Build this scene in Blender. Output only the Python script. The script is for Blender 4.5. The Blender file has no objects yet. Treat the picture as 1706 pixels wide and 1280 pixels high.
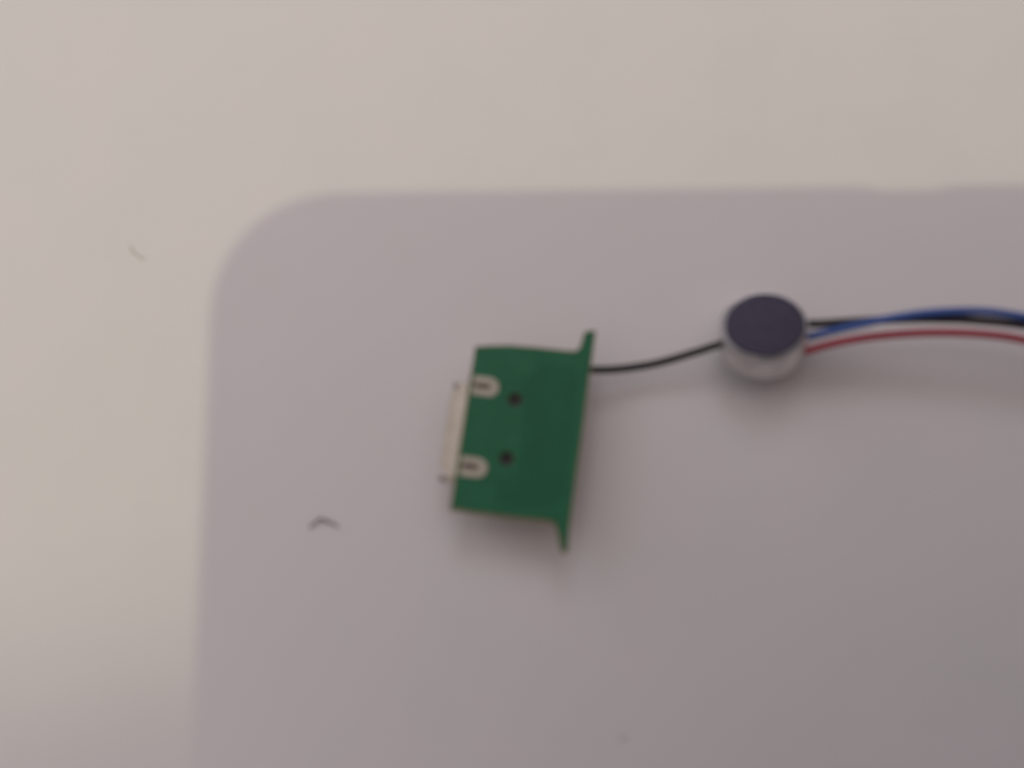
import bpy, bmesh, math, random
from mathutils import Vector, Matrix
random.seed(7)
S = bpy.context.scene
COL = S.collection
MM = 0.001                                  # everything below is laid out in millimetres, real size

# ------------------------------------------------------------------ camera
TILT = math.radians(14)
DIST = 81.0                                 # lens to the table along the view axis
FPX = 1830.0
RX = Matrix.Rotation(TILT, 3, 'X')
CAM = Vector((0, -DIST*math.sin(TILT), DIST*math.cos(TILT)))
cd = bpy.data.cameras.new('camera'); cam = bpy.data.objects.new('camera', cd); COL.objects.link(cam)
cam.location = CAM*MM; cam.rotation_euler = (TILT, 0, 0)
cd.sensor_width = 36; cd.lens = 36*FPX/1706
cd.clip_start = 0.002; cd.clip_end = 20
cd.dof.use_dof = True; cd.dof.focus_distance = 0.106; cd.dof.aperture_fstop = 15
S.camera = cam

# ------------------------------------------------------------------ room light
w = bpy.data.worlds.new('World'); S.world = w; w.use_nodes = True
bg = w.node_tree.nodes['Background']; bg.inputs[1].default_value = 1.0
# the room: a pale ceiling above, dimmer walls around
_nt = w.node_tree; _tc = _nt.nodes.new('ShaderNodeTexCoord'); _sx = _nt.nodes.new('ShaderNodeSeparateXYZ'); _rp = _nt.nodes.new('ShaderNodeValToRGB')
_nt.links.new(_tc.outputs['Generated'], _sx.inputs[0]); _nt.links.new(_sx.outputs['Z'], _rp.inputs[0]); _nt.links.new(_rp.outputs[0], bg.inputs[0])
_e = _rp.color_ramp.elements; _e[0].position = .15; _e[0].color = (.05, .049, .054, 1); _e[1].position = 1.0; _e[1].color = (.94, .795, .785, 1)
_m = _e.new(.55); _m.color = (.13, .12, .128, 1)
S.view_settings.view_transform = 'Standard'; S.view_settings.look = 'None'
S.view_settings.exposure = 0.0; S.view_settings.gamma = 1.0

def P(px, py, z=0.0):
    """the point (mm) at height z seen at this place of the 1706x1280 photograph"""
    d = RX @ Vector(((px-853)/FPX, -(py-640)/FPX, -1))
    return CAM + d*((z-CAM.z)/d.z)

# phone plane and ceiling lamp: the lamp shines past the phone's corner onto the table
PH_C = CAM + RX @ Vector((-17.0, 15.0, 3.5))      # virtual (unrounded) corner of the phone's lower face
G = P(371, 323)                                   # where its shadow falls
ldir = (PH_C-G).normalized()
LAMP = G + ldir*(1200/ldir.z)
sp = bpy.data.lights.new('ceiling_lamp_light', 'SPOT'); so = bpy.data.objects.new('ceiling_lamp_light', sp); COL.objects.link(so)
so.location = LAMP*MM
sp.energy = 8.5; sp.color = (1.0, 1.03, .66); sp.shadow_soft_size = 0.0085
# cone edge set to stand in for a head's shadow across the near-left corner
HALF = math.radians(30)
edge_pt = P(150, 1275)
to_edge = (edge_pt-LAMP).normalized()
axis_rot = Matrix.Rotation(HALF, 3, Vector((1, 0.12, 0)).normalized())
aim = axis_rot @ to_edge
so.rotation_euler = aim.to_track_quat('-Z', 'Y').to_euler()
sp.spot_size = 2*HALF; sp.spot_blend = 0.035

def area(name, az, el, dist, size, energy, col):
    ad = bpy.data.lights.new(name, 'AREA'); ao = bpy.data.objects.new(name, ad); COL.objects.link(ao)
    az, el = math.radians(az), math.radians(el)
    p = Vector((math.cos(az)*math.cos(el), math.sin(az)*math.cos(el), math.sin(el)))*dist
    ao.location = p*MM; ao.rotation_euler = (-p).to_track_quat('-Z', 'Y').to_euler()
    ad.shape = 'SQUARE'; ad.size = size; ad.energy = energy; ad.color = col
area('window_light', 92, 52, 900, .32, .62, (1.0, .975, 1.15))
area('added_side_light', 150, 29, 900, .8, 1.40, (1.0, .975, 1.15))  # added broad light from the left, deepens the shade right of the board

# ------------------------------------------------------------------ helpers
def obj(name, bm, mat, parent=None, smooth=False):
    me = bpy.data.meshes.new(name)
    bmesh.ops.recalc_face_normals(bm, faces=bm.faces)
    bm.to_mesh(me); bm.free()
    me.transform(Matrix.Scale(MM, 4))
    if smooth:
        for p in me.polygons: p.use_smooth = True
        me.set_sharp_from_angle(angle=math.radians(40))
    me.materials.append(mat)
    o = bpy.data.objects.new(name, me); COL.objects.link(o)
    if parent: o.parent = parent
    return o

def tag(o, label=None, cat=None, group=None, kind=None):
    if label: o['label'] = label
    if cat: o['category'] = cat
    if group: o['group'] = group
    if kind: o['kind'] = kind
    return o

def thing(name, label, cat, loc, rot=None):
    e = bpy.data.objects.new(name, None); COL.objects.link(e)
    e.empty_display_size = 0.002
    e.location = loc*MM
    if rot is not None: e.rotation_euler = rot
    return tag(e, label, cat)

def mat(name, base, rough=.5, metal=0.0, spec=.5, vary=0.0, scale=400, bump=0.0, bscale=3000, coat=0.0):
    m = bpy.data.materials.new(name); m.use_nodes = True
    nt = m.node_tree; b = nt.nodes['Principled BSDF']
    b.inputs['Roughness'].default_value = rough; b.inputs['Metallic'].default_value = metal
    b.inputs['Specular IOR Level'].default_value = spec
    b.inputs['Coat Weight'].default_value = coat
    b.inputs['Base Color'].default_value = (*base, 1)
    tc = nt.nodes.new('ShaderNodeTexCoord')
    if vary:
        n = nt.nodes.new('ShaderNodeTexNoise'); n.inputs['Scale'].default_value = scale; n.inputs['Detail'].default_value = 4
        r = nt.nodes.new('ShaderNodeValToRGB')
        r.color_ramp.elements[0].position = .3; r.color_ramp.elements[1].position = .7
        r.color_ramp.elements[0].color = (*[c*(1-vary) for c in base], 1)
        r.color_ramp.elements[1].color = (*[min(1, c*(1+vary)) for c in base], 1)
        nt.links.new(tc.outputs['Object'], n.inputs['Vector']); nt.links.new(n.outputs['Fac'], r.inputs[0])
        nt.links.new(r.outputs[0], b.inputs['Base Color'])
    if bump:
        n2 = nt.nodes.new('ShaderNodeTexNoise'); n2.inputs['Scale'].default_value = bscale; n2.inputs['Detail'].default_value = 3
        bp = nt.nodes.new('ShaderNodeBump'); bp.inputs['Strength'].default_value = bump; bp.inputs['Distance'].default_value = 0.00005
        nt.links.new(tc.outputs['Object'], n2.inputs['Vector']); nt.links.new(n2.outputs['Fac'], bp.inputs['Height'])
        nt.links.new(bp.outputs[0], b.inputs['Normal'])
    return m

def plate(outer, holes, z0, z1):
    """flat plate with holes; loops are lists of (x, y)"""
    bm = bmesh.new()
    loops = [outer]+holes
    top, bot, te, be = [], [], [], []
    for lp in loops:
        t = [bm.verts.new((x, y, z1)) for x, y in lp]; b = [bm.verts.new((x, y, z0)) for x, y in lp]
        n = len(lp)
        te += [bm.edges.new((t[i], t[(i+1) % n])) for i in range(n)]
        be += [bm.edges.new((b[i], b[(i+1) % n])) for i in range(n)]
        top.append(t); bot.append(b)
    bmesh.ops.triangle_fill(bm, edges=te, use_beauty=True)
    bmesh.ops.triangle_fill(bm, edges=be, use_beauty=True)
    for t, b in zip(top, bot):
        n = len(t)
        for i in range(n): bm.faces.new((t[i], t[(i+1) % n], b[(i+1) % n], b[i]))
    return bm

def inset(loop, d):
    n = len(loop); area = sum(loop[i][0]*loop[(i+1) % n][1]-loop[(i+1) % n][0]*loop[i][1] for i in range(n))
    s = 1 if area > 0 else -1; out = []
    for i in range(n):
        a, p, c = Vector(loop[i-1]), Vector(loop[i]), Vector(loop[(i+1) % n])
        n1 = (p-a).normalized(); n2 = (c-p).normalized()
        m = (Vector((-n1.y, n1.x))+Vector((-n2.y, n2.x)))*s
        m.normalize(); k = max(.5, m.dot(Vector((-n1.y, n1.x))*s))
        out.append(tuple(p+m*(d/k)))
    return out

def circle(cx, cy, r, n=24): return [(cx+r*math.cos(2*math.pi*i/n), cy+r*math.sin(2*math.pi*i/n)) for i in range(n)]

def spline(pts, k=10):
    pts = [Vector(p) for p in pts]; q = [pts[0]*2-pts[1]]+pts+[pts[-1]*2-pts[-2]]; out = []
    for i in range(1, len(q)-2):
        a, b, c, d = q[i-1:i+3]
        for j in range(k):
            t = j/k
            out.append(.5*((2*b)+(c-a)*t+(2*a-5*b+4*c-d)*t*t+(3*b-a-3*c+d)*t**3))
    out.append(pts[-1]); return out

def tube(pts, r, seg=14, caps=True, rfun=None):
    bm = bmesh.new(); rings = []
    up = Vector((0, 0, 1)); n = len(pts)
    for i, p in enumerate(pts):
        t = (pts[min(i+1, n-1)]-pts[max(i-1, 0)]).normalized()
        s = t.cross(up)
        if s.length < 1e-4: s = Vector((1, 0, 0))
        s.normalize(); u = s.cross(t)
        rr = r*(rfun(i/(n-1)) if rfun else 1)
        rings.append([bm.verts.new(p+(s*math.cos(2*math.pi*k/seg)+u*math.sin(2*math.pi*k/seg))*rr) for k in range(seg)])
    for a, b in zip(rings, rings[1:]):
        for k in range(seg): bm.faces.new((a[k], a[(k+1) % seg], b[(k+1) % seg], b[k]))
    if caps: bm.faces.new(rings[0]); bm.faces.new(rings[-1])
    return bm

def lathe(prof, seg=72):
    """profile of (r, z) points turned about Z; r = 0 closes"""
    bm = bmesh.new(); rings = []
    for r, z in prof:
        if r == 0: rings.append([bm.verts.new((0, 0, z))])
        else: rings.append([bm.verts.new((r*math.cos(2*math.pi*k/seg), r*math.sin(2*math.pi*k/seg), z)) for k in range(seg)])
    for a, b in zip(rings, rings[1:]):
        for k in range(seg):
            j = (k+1) % seg
            if len(a) == 1 and len(b) == 1: continue
            if len(a) == 1: bm.faces.new((a[0], b[k], b[j]))
            elif len(b) == 1: bm.faces.new((a[k], a[j], b[0]))
            else: bm.faces.new((a[k], a[j], b[j], b[k]))
    return bm

def box(x0, x1, y0, y1, z0, z1, bev=0.0):
    bm = bmesh.new()
    bmesh.ops.create_cube(bm, size=1, matrix=Matrix.Translation(((x0+x1)/2, (y0+y1)/2, (z0+z1)/2)) @ Matrix.Diagonal((x1-x0, y1-y0, z1-z0, 1)))
    if bev: bmesh.ops.bevel(bm, geom=bm.edges[:], offset=bev, segments=2, affect='EDGES', profile=.5)
    return bm

# ------------------------------------------------------------------ materials
def table_material():
    m = mat('white_laminate', (.80, .78, .74), rough=.55, spec=.3, bump=.12, bscale=1500)
    nt = m.node_tree; b = nt.nodes['Principled BSDF']; tc = nt.nodes['Texture Coordinate']
    n = nt.nodes.new('ShaderNodeTexNoise'); n.inputs['Scale'].default_value = 130; n.inputs['Detail'].default_value = 5; n.inputs['Roughness'].default_value = .6
    r = nt.nodes.new('ShaderNodeValToRGB')
    r.color_ramp.elements[0].position = .35; r.color_ramp.elements[1].position = .65
    r.color_ramp.elements[0].color = (.782, .768, .728, 1); r.color_ramp.elements[1].color = (.806, .776, .742, 1)
    nt.links.new(tc.outputs['Object'], n.inputs['Vector']); nt.links.new(n.outputs['Fac'], r.inputs[0])
    nt.links.new(r.outputs[0], b.inputs['Base Color'])
    return m
M_table = table_material()
M_mask = mat('green_solder_mask', (.013, .150, .064), rough=.5, spec=.3, vary=.10, scale=500, bump=.1, bscale=2500)
M_pour = mat('green_mask_over_copper', (.008, .130, .055), rough=.5, spec=.3, vary=.10, scale=500)
M_fr4 = mat('bare_board_edge', (.30, .22, .11), rough=.7, vary=.2, scale=2500)
M_tin = mat('tinned_solder', (.50, .47, .37), rough=.5, metal=.3, vary=.15, scale=1500, bump=.4, bscale=2500)
M_steel = mat('nickel_shell', (.66, .62, .51), rough=.5, metal=.3, vary=.08, scale=900)
M_tab = mat('dull_shell_tab', (.12, .09, .065), rough=.5, metal=.3, vary=.2, scale=2000)
M_lip = mat('shaded_nickel', (.26, .22, .20), rough=.5, metal=.3, vary=.2, scale=2000)  # darker version of the shell metal, corner shade put into the colour
M_black_plastic = mat('black_plastic', (.006, .006, .006), rough=.5)
M_can = mat('aluminium_can', (.62, .60, .585), rough=.32, metal=.9, vary=.18, scale=600, bump=.15, bscale=2500)
M_felt = mat('dark_felt', (.080, .074, .104), rough=.95, spec=.15, vary=.15, scale=2500, bump=.6, bscale=5000)
M_wblack = mat('black_insulation', (.018, .013, .014), rough=.5)
M_wblue = mat('blue_insulation', (.045, .115, .38), rough=.42, vary=.05)
M_wred = mat('red_insulation', (.42, .036, .062), rough=.42, vary=.05)
M_hair = mat('dark_fibre', (.07, .045, .04), rough=.7)
M_hair2 = mat('pale_fibre', (.36, .31, .28), rough=.7)
M_case = mat('black_phone_case', (.02, .02, .022), rough=.6)
M_glass = mat('dark_glass', (.01, .01, .012), rough=.1)

# ------------------------------------------------------------------ table
t = plate([(-700, -500), (700, -500), (700, 500), (-700, 500)], [], -25, 0)
tag(obj('table_surface', t, M_table), kind='structure')

# ------------------------------------------------------------------ circuit board
ZT, TH = 3.9, 0.8                     # top face height, thickness
B0 = Vector((P(770, 713, ZT).x, P(770, 713, ZT).y, 0))     # middle of the left edge
board = thing('circuit_board', 'green printed circuit board with two ears on its right edge and a silver socket', 'circuit board', B0)
def L(px, py, z=ZT):
    p = P(px, py, z)-B0
    return (p.x, p.y)
outline_px = [(791.5, 577), (820, 575.5), (850, 575), (900, 579), (945, 584), (958, 584.5), (965, 580), (968, 571), (971, 560), (974, 552.5), (984, 550.5), (993, 551),
              (988, 590), (983, 625), (976, 680), (969, 735), (961, 790), (954, 845), (948.5, 890), (946.5, 918), (941, 921), (934, 918), (931, 899), (927.5, 883), (922.5, 872.5), (912, 869), (880, 866), (830, 860), (790, 855), (749.5, 848.5),
              (757, 800), (768, 727), (780, 650)]
outline = [L(*p) for p in outline_px]
ex = Vector(L(749.5, 848.5))-Vector(L(791.5, 577)); ex.normalize(); ey = ex.copy()         # down along the left edge
exx = Vector((-ey.y, ey.x))                                                                 # to the right, into the board
if exx.x < 0: exx = -exx
def half_stadium(cx, cy, x0, r, xe):
    """flat at the left (x0), round at the right (xe), half width r, in the board's own axes"""
    c = Vector(L(cx, cy)); pts = [c+exx*x0+ey*(-r), ]
    pts += [c+exx*(xe-r)+exx*(r*math.cos(a))+ey*(r*math.sin(a)) for a in [math.radians(-90+180*i/14) for i in range(15)]]
    pts += [c+exx*x0+ey*r]
    return [tuple(p) for p in pts]
def stadium(cx, cy, x0, xe, r):
    c = Vector(L(cx, cy)); pts = [c+exx*(xe-r)+exx*(r*math.cos(a))+ey*(r*math.sin(a)) for a in [math.radians(-90+180*i/10) for i in range(11)]]
    pts += [c+exx*(x0+r)+exx*(r*math.cos(a))+ey*(r*math.sin(a)) for a in [math.radians(90+180*i/10) for i in range(11)]]
    return [tuple(p) for p in pts]
slots_px = [(808, 644.5), (788, 779)]
holes_px = [(858, 666.5), (844, 764.5)]
slot_loops = [stadium(x, y, -.82, .46, .21) for x, y in slots_px]
hole_loops = [circle(*L(x, y), .50) for x, y in holes_px]
pad_outer = [half_stadium(x, y, -.86, .67, .97) for x, y in slots_px]
obj('substrate', plate(outline, slot_loops+hole_loops, ZT-TH, ZT), M_fr4, board)
mask_holes = [inset(l, -.04) for l in pad_outer]+[circle(*L(x, y), .52) for x, y in holes_px]
obj('solder_mask', plate(inset(outline, .09), mask_holes, ZT+.003, ZT+.03), M_mask, board)
# copper pour: raises the mask a hair and darkens it
pour_px = [(868, 640), (900, 606), (958, 610), (962, 640), (951, 735), (940, 820), (926, 846), (870, 843), (822, 836), (826, 800), (864, 782), (872, 700)]
obj('copper_pour', plate([L(*p) for p in pour_px], [], ZT+.031, ZT+.036), M_pour, board)
for (x, y), o_, s_ in zip(slots_px, pad_outer, slot_loops):
    bm = plate(o_, [s_], ZT+.004, ZT+.10)
    obj('solder_pad', bm, M_tin, board)
    obj('shell_tab', plate(inset(s_, .07), [], ZT-TH-.3, ZT+.02), M_tab, board)
for x, y in holes_px:
    obj('locating_peg', plate(circle(*L(x, y), .44), [], ZT-TH-.2, ZT-.35), M_black_plastic, board)
for x, y in [(921, 599), (934, 838)]:
    obj('via', plate(circle(*L(x, y), .14, 12), [], ZT+.031, ZT+.045), M_pour, board)
# socket: sheet-metal shell under the board, mouth to the left
sc = Vector(L(768.5, 715))             # middle of the socket on the board's edge
def socket_profile(w, h, n=5):
    """trapezoid with rounded corners, (across, up), wide side up"""
    pts = []
    r = .45
    for cx, cz, a0 in ((w/2-r, -r, 0), (-w/2+r, -r, 90), (-w/2+1.0+r*.4, -h+r, 190), (w/2-1.0-r*.4, -h+r, 280)):
        for i in range(n): 
            a = math.radians(a0+ (90 if a0 < 100 else 70)*i/(n-1)); pts.append((cx+r*math.cos(a), cz+r*math.sin(a)))
    return pts
ztop = ZT-TH-.01
def ring_at(bm, prof, out): return [bm.verts.new((*(sc+ey*u-exx*out), ztop+v)) for u, v in prof]
bm = bmesh.new()
po, pi_ = socket_profile(7.3, 2.45), socket_profile(6.8, 1.95); pi_ = [(u, v-.25) for u, v in pi_]
rings = [ring_at(bm, po, -4.6), ring_at(bm, po, .72), ring_at(bm, pi_, .72), ring_at(bm, pi_, -4.4)]
for a, b in zip(rings, rings[1:]):
    n = len(a)
    for k in range(n): bm.faces.new((a[k], a[(k+1) % n], b[(k+1) % n], b[k]))
bm.faces.new(rings[0]); bm.faces.new(rings[-1])
socket = obj('usb_socket', bm, M_steel, board)
def lip(half, z_in, z_out, out0, out1, th):
    bm = bmesh.new(); vs = []
    for o_, z in ((out0, z_in), (out1, z_out)):
        for u in (-half, half):
            hh = half-.25 if o_ == out1 else half
            for dz in (0, th): vs.append(bm.verts.new((*(sc+ey*math.copysign(hh, u)-exx*o_), ztop+z+dz)))
    for f in ((0, 1, 3, 2), (4, 5, 7, 6), (0, 1, 5, 4), (2, 3, 7, 6), (0, 2, 6, 4), (1, 3, 7, 5)): bm.faces.new([vs[i] for i in f])
    return bm
obj('flared_lip', lip(2.95, -.20, -.12, .70, 1.17, .2), M_steel, socket)
obj('flared_lip', lip(2.3, -2.44, -2.53, .70, 1.08, .2), M_steel, socket)
for u in (-3.3, 3.3):
    b3 = bmesh.new(); vs = []
    for o_, k in ((.70, 0), (1.12, .12*math.copysign(1, u))):
        for du in (-.11, .11):
            for z in (-1.5, -.35): vs.append(b3.verts.new((*(sc+ey*(u+k+du)-exx*o_), ztop+z)))
    for f in ((0, 1, 3, 2), (4, 5, 7, 6), (0, 1, 5, 4), (2, 3, 7, 6), (0, 2, 6, 4), (1, 3, 7, 5)): b3.faces.new([vs[i] for i in f])
    tag(obj('side_lip', b3, M_lip, socket), 'end lip of the socket, coloured darker for shade')
b2 = bmesh.new(); vs = []
for o_ in (-4.3, .3):
    for u in (-2.4, 2.4):
        for z in (-1.3, -.75): vs.append(b2.verts.new((*(sc+ey*u-exx*o_), ztop+z)))
for f in ((0, 1, 3, 2), (4, 5, 7, 6), (0, 1, 5, 4), (2, 3, 7, 6), (0, 2, 6, 4), (1, 3, 7, 5)): b2.faces.new([vs[i] for i in f])
obj('tongue', b2, M_black_plastic, socket)
# row of solder joints under the right-hand edge, where the wire is fixed
for (x, y) in [(966, 617), (957, 680), (949, 745), (941, 810)]:
    c = L(x, y, ZT-TH)
    bm = lathe([(0, -.55), (.3, -.45), (.5, -.2), (.55, 0)], 16)
    bmesh.ops.translate(bm, verts=bm.verts, vec=(c[0], c[1], ZT-TH)); obj('solder_joint', bm, M_tin, board, True)

# ------------------------------------------------------------------ microphone capsule
mc = P(1272, 542, 4.2)                 # centre of the dark face
v = (CAM-mc).normalized()
u = (RX @ Vector((0, 1, 0))); u = (u-v*u.dot(v)).normalized(); r_ = u.cross(v)
ang, swing = math.radians(38), math.radians(-2)
nrm = v*math.cos(ang)+(u*math.cos(swing)-r_*math.sin(swing))*math.sin(ang)
H = 2.4
rotm = nrm.to_track_quat('Z', 'Y')
mic = thing('microphone_capsule', 'small silver cylinder with a dark purple felt face, held up on the coloured wires', 'microphone', mc-nrm*H, rotm.to_euler())
Rr = 3.07
obj('can', lathe([(0, .12), (Rr-.5, .12), (Rr-.5, 0), (Rr-.12, 0), (Rr, .1), (Rr, H-.12), (Rr-.03, H-.02), (Rr-.07, H+.05), (Rr-.12, H+.09), (Rr-.19, H+.08), (Rr-.22, H-.05), (0, H-.06)], 96), M_can, mic, True)
obj('felt_face', lathe([(0, H-.05), (2.76, H-.05), (2.76, H+.06), (2.71, H+.10), (0, H+.11)], 96), M_felt, mic, True).location = (-.00010, .00004, 0)
for s in (-1.0, 1.0):
    bm = lathe([(0, -.42), (.35, -.36), (.6, -.12), (.65, .13)], 20); bmesh.ops.translate(bm, verts=bm.verts, vec=(s, 0, 0))
    obj('solder_joint', bm, M_tin, mic, True)
back = mc-nrm*(H+.25)

# ------------------------------------------------------------------ wires
def wire(label, path, material, r=.27):
    pts = spline(path, 12); o0 = pts[0].copy(); o0.z = 0
    bm = tube([p-o0 for p in pts], r)
    o = obj('wire', bm, material, None, True); o.location = o0*MM
    return tag(o, label, 'wire')
def W(px, py, z): return P(px, py, z)
wire('short black wire between the green circuit board and the silver cylinder',
     [W(962, 616, 2.8), W(982, 616.5, 2.6), W(1020, 616, 2.3), W(1060, 611.5, 1.9), W(1100, 604, 2.0), W(1150, 589.5, 2.3), W(1200, 573.5, 2.7), W(1232, 562, 2.9), back-r_*.6], M_wblack, .29)
far = [(1740, 562), (1850, 590), (1980, 640), (2120, 720)]
wire('long black wire leaving the right side of the silver cylinder, beneath the blue one',
     [back+r_*.5+u*.1, W(1330, 544, 3.0), W(1370, 539.5, 3.4), W(1430, 535.5, 3.8), W(1500, 532, 4.2), W(1560, 531.5, 4.5), W(1620, 533.5, 4.7), W(1706, 542, 4.7), W(1800, 560, 4.3), W(1920, 590, 3.0), W(2080, 640, .6), W(2300, 700, .27)], M_wblack, .31)
wire('blue wire leaving the right side of the silver cylinder and crossing over the black one',
     [back+r_*.7-u*.5, W(1325, 568, 3.0), W(1370, 555.5, 3.6), W(1430, 542, 4.3), W(1480, 531, 4.8), W(1540, 522, 5.1), W(1600, 518.5, 5.3), W(1650, 520, 5.3), W(1706, 528, 5.2), W(1800, 547, 4.8), W(1920, 575, 3.4), W(2080, 612, .9), W(2300, 655, .27)], M_wblue, .29)
wire('red wire leaving the right side of the silver cylinder, lowest in the bundle',
     [back+r_*.4-u*1.0, W(1318, 595, 2.8), W(1350, 583, 3.1), W(1400, 570, 3.5), W(1460, 560.5, 3.9), W(1530, 555, 4.2), W(1590, 554.5, 4.4), W(1650, 558, 4.5), W(1706, 566.5, 4.4), W(1800, 590, 4.0), W(1920, 630, 2.8), W(2080, 690, .6), W(2300, 770, .27)], M_wred, .29)

# ------------------------------------------------------------------ crumbs and fibres on the table
def fibre(label, pts, r, material):
    pp = spline([P(x, y, z) for x, y, z in pts], 6); o0 = pp[0].copy(); o0.z = 0
    o = obj('fibre', tube([p-o0 for p in pp], r, 8, rfun=lambda t: .5+1.0*math.sin(math.pi*min(1, max(0, t*.9+.05)))*.6), material, None, True); o.location = o0*MM
    return tag(o, label, 'fibre')
fibre('dark bent hair fibre lying left of the green circuit board', [(517, 882, .10), (519, 875, .16), (527, 870, .2), (531, 866, .22), (540, 866.5, .22), (546, 870, .18), (553, 871.5, .16), (564, 879, .12)], .062, M_hair)
fibre('faint pale curled fibre on the bright part of the table at far left', [(217, 407, .05), (220, 415, .05), (222, 421, .06), (229, 424, .05), (234, 430, .05), (243, 430, .04)], .034, M_hair2)
fibre('tiny grey speck of lint near the bottom edge, below the circuit board', [(1034, 1234, .05), (1037, 1232, .05), (1041, 1230.5, .05), (1045, 1230, .04)], .038, M_hair2)

# ------------------------------------------------------------------ the phone taking the picture, just behind the lens
PW, PL, PT, PR = 76.0, 156.0, 9.0, 8.6
ph = thing('mobile_phone', 'black mobile phone in a thin case held flat above the table', 'phone', PH_C)
ph.rotation_euler = (RX.to_4x4() @ Matrix.Rotation(math.radians(0.7), 4, 'Z')).to_euler()
def rrect(x0, x1, y0, y1, r, n=14, notch=None):
    pts = []
    for cx, cy, a0 in ((x1-r, y1-r, 0), (x0+r, y1-r, 90), (x0+r, y0+r, 180), (x1-r, y0+r, 270)):
        if notch and a0 == 90:
            pts += [(notch[1], y1), (notch[1]-1.2, y1-notch[2]), (notch[0]+1.2, y1-notch[2]), (notch[0], y1)]
        for i in range(n+1):
            a = math.radians(a0+90*i/n); pts.append((cx+r*math.cos(a), cy+r*math.sin(a)))
    return pts
obj('case', plate(rrect(0, PL, -PW, 0, PR, notch=(46.0, 52.3, .28)), [rrect(1.3, PL-1.3, -PW+1.3, -1.3, PR-1.3), ], 0, PT), M_case, ph)
obj('body', plate(rrect(1.32, PL-1.32, -PW+1.32, -1.32, PR-1.32), [circle(17, -15, 4)], .4, PT-.6), M_case, ph)
obj('screen', plate(rrect(2.5, PL-2.5, -PW+2.5, -2.5, PR-2.5), [], PT-.59, PT-.3), M_glass, ph)
obj('camera_window', plate(circle(17, -15, 3.9, 40), [], .9, 1.5), M_glass, ph)
print('mic tilt', math.degrees(nrm.angle(Vector((0, 0, 1)))), 'low z', (mc-nrm*H).z-3*math.sin(nrm.angle(Vector((0, 0, 1)))), 'lamp', LAMP, 'ldir', ldir)
